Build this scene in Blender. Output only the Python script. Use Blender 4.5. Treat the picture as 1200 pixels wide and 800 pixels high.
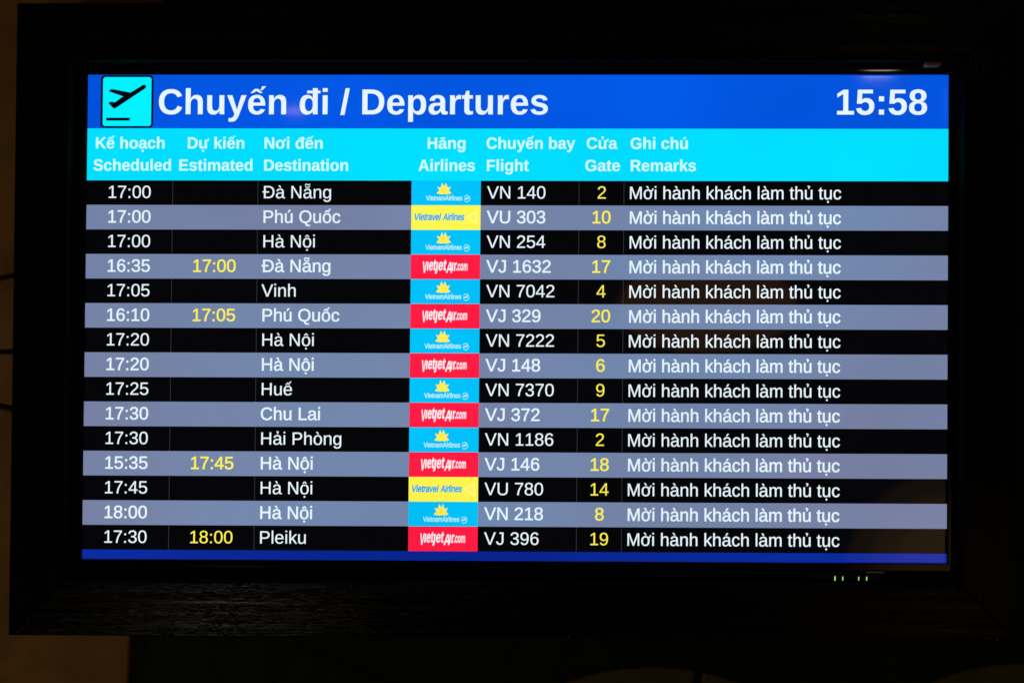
import bpy, math, random
from mathutils import Vector, Matrix
from mathutils.geometry import delaunay_2d_cdt

for o in list(bpy.data.objects):
    bpy.data.objects.remove(o)
SC = bpy.context.scene
COL = SC.collection
H0 = 1.6                       # height of the screen's centre above the floor (m)

# ------------------------------------------------------------------ camera
RM = Matrix(((0.99990, 0.00309, -0.01349), (-0.00291, 0.99991, 0.01327), (0.01353, -0.01323, 0.99982)))
cam_d = bpy.data.cameras.new('camera'); cam_d.lens = 45; cam_d.sensor_width = 36
cam_d.clip_start = 0.05; cam_d.clip_end = 50
cam = bpy.data.objects.new('camera', cam_d); COL.objects.link(cam)
cam.matrix_world = Matrix.Translation((0.021, -1.7953, H0 - 0.0576)) @ (
    Matrix(((1, 0, 0), (0, 0, -1), (0, 1, 0))) @ RM.transposed()).to_4x4()
SC.camera = cam

# ------------------------------------------------------------------ world and lamps
w = bpy.data.worlds.new('World'); SC.world = w; w.use_nodes = True
w.node_tree.nodes['Background'].inputs['Color'].default_value = (1.0, 0.72, 0.40, 1)
w.node_tree.nodes['Background'].inputs['Strength'].default_value = 0.014

def lamp(name, loc, aim, power, color, shape, sx, sy=None):
    d = bpy.data.lights.new(name, 'AREA'); d.energy = power; d.color = color
    d.shape = shape; d.size = sx
    if sy: d.size_y = sy
    o = bpy.data.objects.new(name, d); COL.objects.link(o)
    o.location = loc
    o.rotation_euler = (Vector(aim) - Vector(loc)).to_track_quat('-Z', 'Y').to_euler()
    return o
C0 = (0, 0, H0)
for dia, watts, back in ((0.36, 0.045, 0.0), (0.48, 0.08, 0.01), (0.60, 0.125, 0.02)):      # stacked discs added for a soft-edged warm room reflection in the screen
    lamp('reflection_disc', (1.21, -1.80 - back, H0 - 0.67), (1.21, 0, H0 - 0.67), watts, (1, 0.52, 0.14), 'DISK', dia)
lamp('low_lamp', (-0.83, -1.86, H0 - 0.78), (-0.45, 0, H0 - 0.40), 0.62, (1, 0.88, 0.74), 'RECTANGLE', 0.20, 0.07)
lamp('wall_fill', (-2.3, -0.75, H0 - 0.55), (-0.72, 0.08, H0 - 0.1), 2.5, (1, 0.62, 0.29), 'DISK', 0.25)  # added fill light, brightens the stone left of the frame
lamp('small_lamp', (-0.643, -1.80, H0 + 0.638), (-0.643, 0, H0 + 0.638), 0.011, (1, 0.66, 0.55), 'ELLIPSE', 0.055, 0.018)
lamp('high_lamp', (1.0, -1.80, H0 + 0.749), (0.5, 0, H0 + 0.3), 0.075, (1, 0.84, 0.66), 'ELLIPSE', 0.09, 0.012)
lamp('slim_lamp', (1.197, -1.80, H0 + 0.66), (0.6, 0, H0 + 0.3), 0.003, (1, 0.80, 0.62), 'ELLIPSE', 0.010, 0.11)
lamp('reflection_smudge', (0.52, -1.8, H0 + 0.09), (0.52, 0, H0 + 0.09), 0.11, (1, 0.42, 0.15), 'ELLIPSE', 0.50, 0.26)  # added area light, stands in for the room's faint brown reflection

SC.view_settings.view_transform = 'Standard'
SC.view_settings.look = 'None'
SC.view_settings.exposure = 0; SC.view_settings.gamma = 1
SC.render.engine = 'CYCLES'

# ------------------------------------------------------------------ materials
def lin(c):
    return tuple(((x / 255) / 12.92 if x / 255 <= 0.04045 else (((x / 255) + 0.055) / 1.055) ** 2.4) for x in c) + (1.0,)

def lit(name, rgb, rough=0.055, hue=None):
    """a colour shown by the glossy LCD panel: black glossy surface that emits"""
    m = bpy.data.materials.new(name); m.use_nodes = True
    nt = m.node_tree; b = nt.nodes['Principled BSDF']
    b.inputs['Base Color'].default_value = (0.004, 0.004, 0.004, 1)
    b.inputs['Roughness'].default_value = rough
    b.inputs['Emission Color'].default_value = lin(rgb)
    # backlight of the panel: a little uneven
    tc = nt.nodes.new('ShaderNodeNewGeometry')
    n = nt.nodes.new('ShaderNodeTexNoise'); n.inputs['Scale'].default_value = 3.2; n.inputs['Detail'].default_value = 2
    mr = nt.nodes.new('ShaderNodeMapRange')
    mr.inputs['From Min'].default_value = 0.25; mr.inputs['From Max'].default_value = 0.75
    mr.inputs['To Min'].default_value = 0.93; mr.inputs['To Max'].default_value = 1.06
    nt.links.new(tc.outputs['Position'], n.inputs['Vector'])
    nt.links.new(n.outputs['Fac'], mr.inputs['Value'])
    nt.links.new(mr.outputs['Result'], b.inputs['Emission Strength'])
    if hue:                                                  # the panel's tint drifts a little from patch to patch
        n2 = nt.nodes.new('ShaderNodeTexNoise'); n2.inputs['Scale'].default_value = 2.3; n2.inputs['Detail'].default_value = 1
        mp = nt.nodes.new('ShaderNodeMapping'); mp.inputs['Location'].default_value = (5.3, 1.7, 2.9)
        mx = nt.nodes.new('ShaderNodeMixRGB'); mx.inputs['Color1'].default_value = lin(rgb); mx.inputs['Color2'].default_value = lin(hue)
        m2 = nt.nodes.new('ShaderNodeMapRange'); m2.inputs['From Min'].default_value = 0.35; m2.inputs['From Max'].default_value = 0.65
        nt.links.new(tc.outputs['Position'], mp.inputs['Vector']); nt.links.new(mp.outputs['Vector'], n2.inputs['Vector'])
        nt.links.new(n2.outputs['Fac'], m2.inputs['Value']); nt.links.new(m2.outputs['Result'], mx.inputs['Fac'])
        nt.links.new(mx.outputs['Color'], b.inputs['Emission Color'])
    return m

def plain(name, col, rough, spec=0.5, metal=0.0):
    m = bpy.data.materials.new(name); m.use_nodes = True
    b = m.node_tree.nodes['Principled BSDF']
    b.inputs['Base Color'].default_value = col + (1,)
    b.inputs['Roughness'].default_value = rough
    b.inputs['Specular IOR Level'].default_value = spec
    b.inputs['Metallic'].default_value = metal
    return m

def lamp_mat(name, rgb, s):
    m = plain(name, (0.02, 0.03, 0.02), 0.3)
    b = m.node_tree.nodes['Principled BSDF']
    b.inputs['Emission Color'].default_value = lin(rgb); b.inputs['Emission Strength'].default_value = s
    return m

def wood(name, axis, bump=0.0016, spec=0.14):
    m = bpy.data.materials.new(name); m.use_nodes = True
    nt = m.node_tree; b = nt.nodes['Principled BSDF']; L = nt.links.new
    tc = nt.nodes.new('ShaderNodeNewGeometry')
    mp = nt.nodes.new('ShaderNodeMapping')
    mp.inputs['Scale'].default_value = (1.3, 60, 95) if axis == 'x' else (95, 60, 1.3)
    L(tc.outputs['Position'], mp.inputs['Vector'])
    n1 = nt.nodes.new('ShaderNodeTexNoise'); n1.inputs['Scale'].default_value = 1.0
    n1.inputs['Detail'].default_value = 6; n1.inputs['Roughness'].default_value = 0.62; n1.inputs['Distortion'].default_value = 0.5
    L(mp.outputs['Vector'], n1.inputs['Vector'])
    mp2 = nt.nodes.new('ShaderNodeMapping')
    mp2.inputs['Scale'].default_value = (0.7, 14, 26) if axis == 'x' else (26, 14, 0.7)
    L(tc.outputs['Position'], mp2.inputs['Vector'])
    n2 = nt.nodes.new('ShaderNodeTexNoise'); n2.inputs['Scale'].default_value = 1.0
    n2.inputs['Detail'].default_value = 3; n2.inputs['Distortion'].default_value = 1.2
    L(mp2.outputs['Vector'], n2.inputs['Vector'])
    add = nt.nodes.new('ShaderNodeMath'); add.operation = 'ADD'
    L(n1.outputs['Fac'], add.inputs[0]); L(n2.outputs['Fac'], add.inputs[1])
    cr = nt.nodes.new('ShaderNodeValToRGB')
    cr.color_ramp.elements[0].position = 0.35; cr.color_ramp.elements[0].color = (0.0025, 0.0025, 0.0022, 1)
    cr.color_ramp.elements[1].position = 0.75; cr.color_ramp.elements[1].color = (0.011, 0.010, 0.008, 1)
    L(n1.outputs['Fac'], cr.inputs['Fac']); L(cr.outputs['Color'], b.inputs['Base Color'])
    mr = nt.nodes.new('ShaderNodeMapRange'); mr.inputs['To Min'].default_value = 0.07; mr.inputs['To Max'].default_value = 0.16
    mr.inputs['From Min'].default_value = 0.3; mr.inputs['From Max'].default_value = 0.7
    L(n1.outputs['Fac'], mr.inputs['Value']); L(mr.outputs['Result'], b.inputs['Roughness'])
    bp = nt.nodes.new('ShaderNodeBump'); bp.inputs['Strength'].default_value = 0.6; bp.inputs['Distance'].default_value = bump
    L(add.outputs[0], bp.inputs['Height']); L(bp.outputs['Normal'], b.inputs['Normal'])
    b.inputs['Specular IOR Level'].default_value = spec
    return m

def stone(name, c1, c2, rough, scale, joints=False):
    m = bpy.data.materials.new(name); m.use_nodes = True
    nt = m.node_tree; b = nt.nodes['Principled BSDF']; L = nt.links.new
    tc = nt.nodes.new('ShaderNodeNewGeometry')
    n = nt.nodes.new('ShaderNodeTexNoise'); n.inputs['Scale'].default_value = scale
    n.inputs['Detail'].default_value = 8; n.inputs['Roughness'].default_value = 0.6; n.inputs['Distortion'].default_value = 0.8
    L(tc.outputs['Position'], n.inputs['Vector'])
    cr = nt.nodes.new('ShaderNodeValToRGB')
    cr.color_ramp.elements[0].position = 0.3; cr.color_ramp.elements[0].color = c1 + (1,)
    cr.color_ramp.elements[1].position = 0.7; cr.color_ramp.elements[1].color = c2 + (1,)
    L(n.outputs['Fac'], cr.inputs['Fac'])
    b.inputs['Roughness'].default_value = rough
    b.inputs['Specular IOR Level'].default_value = 0.12
    bp = nt.nodes.new('ShaderNodeBump'); bp.inputs['Strength'].default_value = 0.25; bp.inputs['Distance'].default_value = 0.004
    L(n.outputs['Fac'], bp.inputs['Height'])
    L(cr.outputs['Color'], b.inputs['Base Color'])
    if joints:
        v = nt.nodes.new('ShaderNodeTexVoronoi'); v.feature = 'DISTANCE_TO_EDGE'; v.inputs['Scale'].default_value = 2.6
        L(tc.outputs['Position'], v.inputs['Vector'])
        mr = nt.nodes.new('ShaderNodeMapRange'); mr.inputs['From Max'].default_value = 0.03
        L(v.outputs['Distance'], mr.inputs['Value'])
        mx = nt.nodes.new('ShaderNodeMixRGB'); mx.inputs['Color1'].default_value = (0.004, 0.004, 0.004, 1)
        L(mr.outputs['Result'], mx.inputs['Fac']); L(cr.outputs['Color'], mx.inputs['Color2'])
        L(mx.outputs['Color'], b.inputs['Base Color'])
    L(bp.outputs['Normal'], b.inputs['Normal'])
    return m

M = {
    'title_blue': lit('title_blue', (0, 79, 214), hue=(0, 90, 233)),
    'header_cyan': lit('header_cyan', (0, 222, 255)),
    'row_black': lit('row_black', (3, 4, 7)),
    'row_grey': lit('row_grey', (113, 136, 174), hue=(119, 128, 162)),
    'footer_blue': lit('footer_blue', (6, 35, 140), hue=(10, 44, 162)),
    'title_white': lit('title_white', (230, 245, 255)),
    'header_white': lit('header_white', (205, 252, 255)),
    'row_white': lit('row_white', (234, 248, 255)),
    'row_pale': lit('row_pale', (228, 245, 255)),
    'row_yellow': lit('row_yellow', (255, 240, 80)),
    'line_grey': lit('line_grey', (44, 46, 50)),
    'icon_cyan': lit('icon_cyan', (0, 240, 255)),
    'icon_black': lit('icon_black', (2, 3, 14)),
    'logo_blue': lit('logo_blue', (0, 193, 250)),
    'logo_gold': lit('logo_gold', (255, 236, 84)),
    'logo_pale': lit('logo_pale', (190, 243, 255)),
    'logo_yellow': lit('logo_yellow', (255, 246, 78)),
    'logo_cream': lit('logo_cream', (255, 252, 158)),
    'logo_halo': lit('logo_halo', (225, 248, 190)),
    'logo_teal': lit('logo_teal', (28, 164, 214)),
    'logo_red': lit('logo_red', (255, 28, 66)),
    'logo_white': lit('logo_white', (255, 238, 246)),
    'bezel': plain('gloss_black', (0.004, 0.004, 0.0045), 0.05, 0.32),
    'lip': plain('matte_lip', (0.003, 0.003, 0.003), 0.9, 0.03),
    'casing': plain('black_casing', (0.006, 0.006, 0.006), 0.42, 0.25),
    'plate': plain('grey_plate', (0.35, 0.33, 0.31), 0.35, 0.5, 0.6),
    'led': lamp_mat('green_led', (172, 238, 112), 0.9),
    'rail': wood('black_wood_across', 'x', 0.0024),
    'stile': wood('black_wood_upright', 'z', 0.0007, 0.05),
    'edge': plain('black_wood_edge', (0.004, 0.004, 0.0035), 0.85, 0.06),
    'shim': plain('raw_wood', (0.50, 0.28, 0.13), 0.6),
    'tan': stone('tan_stone', (0.30, 0.17, 0.055), (0.46, 0.28, 0.10), 0.6, 9),
    'green': stone('green_stone', (0.008, 0.021, 0.012), (0.015, 0.034, 0.020), 0.55, 12, True),
    'olive': stone('olive_stone', (0.11, 0.092, 0.030), (0.18, 0.145, 0.05), 0.6, 9),
    'mortar': plain('mortar', (0.02, 0.017, 0.013), 0.9, 0.1),
    'nail': plain('nail', (0.25, 0.25, 0.24), 0.35, 0.5, 0.8),
}

# ------------------------------------------------------------------ object helpers
def thing(name, loc, label, cat, group=None):
    o = bpy.data.objects.new(name, None); COL.objects.link(o)
    o.location = loc; o.empty_display_size = 0.1
    o['label'] = label; o['category'] = cat
    if group: o['group'] = group
    return o

ORIGIN = {}
def origin(o):
    return ORIGIN.get(o.name, o.location.copy()) if o else Vector((0, 0, 0))

def obj(name, verts, faces, mats, parent, fm=None, label=None):
    """verts in world space -> ONE mesh object with its origin at its own middle"""
    vs = [Vector(v) for v in verts]
    lo = Vector([min(v[i] for v in vs) for i in range(3)]); hi = Vector([max(v[i] for v in vs) for i in range(3)])
    c = (lo + hi) / 2
    me = bpy.data.meshes.new(name)
    me.from_pydata([v - c for v in vs], [], faces)
    if not isinstance(mats, (list, tuple)): mats = [mats]
    for m in mats: me.materials.append(m)
    if fm:
        for p, i in zip(me.polygons, fm): p.material_index = i
    me.update()
    o = bpy.data.objects.new(name, me); COL.objects.link(o)
    o.parent = parent; o.location = c - origin(parent)
    ORIGIN[o.name] = c
    if label: o['label'] = label
    return o

class Mesh:
    def __init__(s): s.v = []; s.f = []; s.m = []
    def add(s, v, f, m=0):
        n = len(s.v); s.v += [tuple(x) for x in v]; s.f += [tuple(i + n for i in q) for q in f]; s.m += [m] * len(f)
        return s
    def box(s, x0, x1, y0, y1, z0, z1, m=0, b=0.0):
        """box with chamfered edges along the front (low y)"""
        if b <= 0:
            v = [(x0, y0, z0), (x1, y0, z0), (x1, y0, z1), (x0, y0, z1), (x0, y1, z0), (x1, y1, z0), (x1, y1, z1), (x0, y1, z1)]
            return s.add(v, [(0, 1, 2, 3), (5, 4, 7, 6), (4, 0, 3, 7), (1, 5, 6, 2), (3, 2, 6, 7), (4, 5, 1, 0)], m)
        return s.prism([(x0, z0), (x1, z0), (x1, z1), (x0, z1)], y0, y1, m, b)
    def prism(s, poly, y0, y1, m=0, b=0.0, steps=3):
        """polygon (x, z) counter-clockwise seen from the front, from y0 (front) to y1 (back); rounded front edge of radius b"""
        rings = []
        if b > 0:
            for k in range(steps + 1):
                a = math.pi / 2 * k / steps
                rings.append((inset(poly, b * (1 - math.sin(a))), y0 + b * (1 - math.cos(a))))
        else:
            rings.append((poly, y0))
        rings.append((poly, y1))
        n = len(poly); v = []; f = []
        for pl, y in rings: v += [(x, y, z) for x, z in pl]
        f.append(tuple(range(n)))
        for r in range(len(rings) - 1):
            for i in range(n):
                j = (i + 1) % n
                f.append((r * n + i, (r + 1) * n + i, (r + 1) * n + j, r * n + j))
        f.append(tuple((len(rings) - 1) * n + i for i in reversed(range(n))))
        return s.add(v, f, m)
    def build(s, name, mats, parent, label=None):
        return obj(name, s.v, s.f, mats, parent, s.m, label)

def area(p):
    return sum(p[i][0] * p[(i + 1) % len(p)][1] - p[(i + 1) % len(p)][0] * p[i][1] for i in range(len(p))) / 2

def inset(poly, d):
    """shrink (d > 0) or grow (d < 0) a polygon by mitred offset"""
    sgn = 1 if area(poly) > 0 else -1
    n = len(poly); out = []
    for i in range(n):
        a, b, c = Vector(poly[i - 1]), Vector(poly[i]), Vector(poly[(i + 1) % n])
        e1, e2 = b - a, c - b
        if e1.length < 1e-9 or e2.length < 1e-9: out.append(tuple(b)); continue
        e1.normalize(); e2.normalize()
        n1 = Vector((-e1.y, e1.x)) * sgn; n2 = Vector((-e2.y, e2.x)) * sgn
        k = n1 + n2; q = 1 + n1.dot(n2)
        k = k / max(q, 0.35)
        out.append((b.x + k.x * d, b.y + k.y * d))
    return out

# ------------------------------------------------------------------ screen layout: 1920 x 1080 px on a 1.21 m wide panel
S = 1.21 / 1920
SH = 0.0054                    # shear added to screen and frame to fit the camera view, about 4 mm
def shear_x(x, z): return (x + SH * z, z)
def scr(u, v, y):
    z = (540 - v) * S * 1.00115
    return ((u - 960) * S + SH * z, y, H0 + z)
Y_BAND, Y_MARK, Y_MARK2, Y_MARK3 = -0.0004, -0.0008, -0.0012, -0.0016

def winding(p, contours):
    n = 0
    for c in contours:
        for i in range(len(c)):
            a, b = c[i - 1], c[i]
            if (a[1] > p[1]) != (b[1] > p[1]):
                x = a[0] + (b[0] - a[0]) * (p[1] - a[1]) / (b[1] - a[1])
                if x > p[0]: n += 1 if b[1] > a[1] else -1
    return n

def fill(contours, odd=False):
    """triangulate contours -> verts, faces. Clockwise ones are filled, counter-clockwise ones cut out (or even-odd)"""
    vs, es = [], []
    for c in contours:
        n = len(vs); vs += [Vector(p) for p in c]; es += [(n + i, n + (i + 1) % len(c)) for i in range(len(c))]
    v, _, f, *_r = delaunay_2d_cdt(vs, es, [], 0, 1e-3)
    out = []
    for t in f:
        cx = sum(v[i].x for i in t) / len(t); cy = sum(v[i].y for i in t) / len(t)
        w_ = winding((cx, cy), contours)
        if (w_ % 2 if odd else w_ < 0): out.append(tuple(t))
    used = sorted({i for t in out for i in t}); ix = {k: j for j, k in enumerate(used)}
    pts = [(v[k].x, v[k].y) for k in used]
    out = [tuple(ix[i] for i in t) for t in out]
    return pts, [t if area([pts[i] for i in t]) > 0 else t[::-1] for t in out]

def shape(mesh, contours, y, m=0):
    """contours in screen px (v grows downward)"""
    u0, w0 = contours[0][0]
    v, f = fill([[((u - u0) * 20, (w0 - w_) * 20) for u, w_ in c] for c in contours], True)
    mesh.add([scr(u0 + u / 20, w0 - w_ / 20, y) for u, w_ in v], f, m)

def rect(mesh, u0, v0, u1, v1, y, m=0):
    mesh.add([scr(u0, v1, y), scr(u1, v1, y), scr(u1, v0, y), scr(u0, v0, y)], [(0, 1, 2, 3)], m)

def rrect(u0, v0, u1, v1, r, n=5):
    p = []
    for cx, cy, a0 in ((u1 - r, v0 + r, -90), (u1 - r, v1 - r, 0), (u0 + r, v1 - r, 90), (u0 + r, v0 + r, 180)):
        for k in range(n + 1):
            a = math.radians(a0 + 90 * k / n); p.append((cx + r * math.cos(a), cy + r * math.sin(a)))
    return p

def stroke(pts, wd):
    """thick open polyline as one polygon"""
    L_, R_ = [], []
    for i, p in enumerate(pts):
        a = Vector(pts[max(i - 1, 0)]); b = Vector(pts[min(i + 1, len(pts) - 1)])
        t = (b - a).normalized(); n = Vector((-t.y, t.x)) * wd / 2
        L_.append((p[0] + n.x, p[1] + n.y)); R_.append((p[0] - n.x, p[1] - n.y))
    return L_ + R_[::-1]

def ellipse(cx, cy, rx, ry, n=24, a0=0):
    return [(cx + rx * math.cos(a0 + 2 * math.pi * k / n), cy + ry * math.sin(a0 + 2 * math.pi * k / n)) for k in range(n)]

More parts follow.
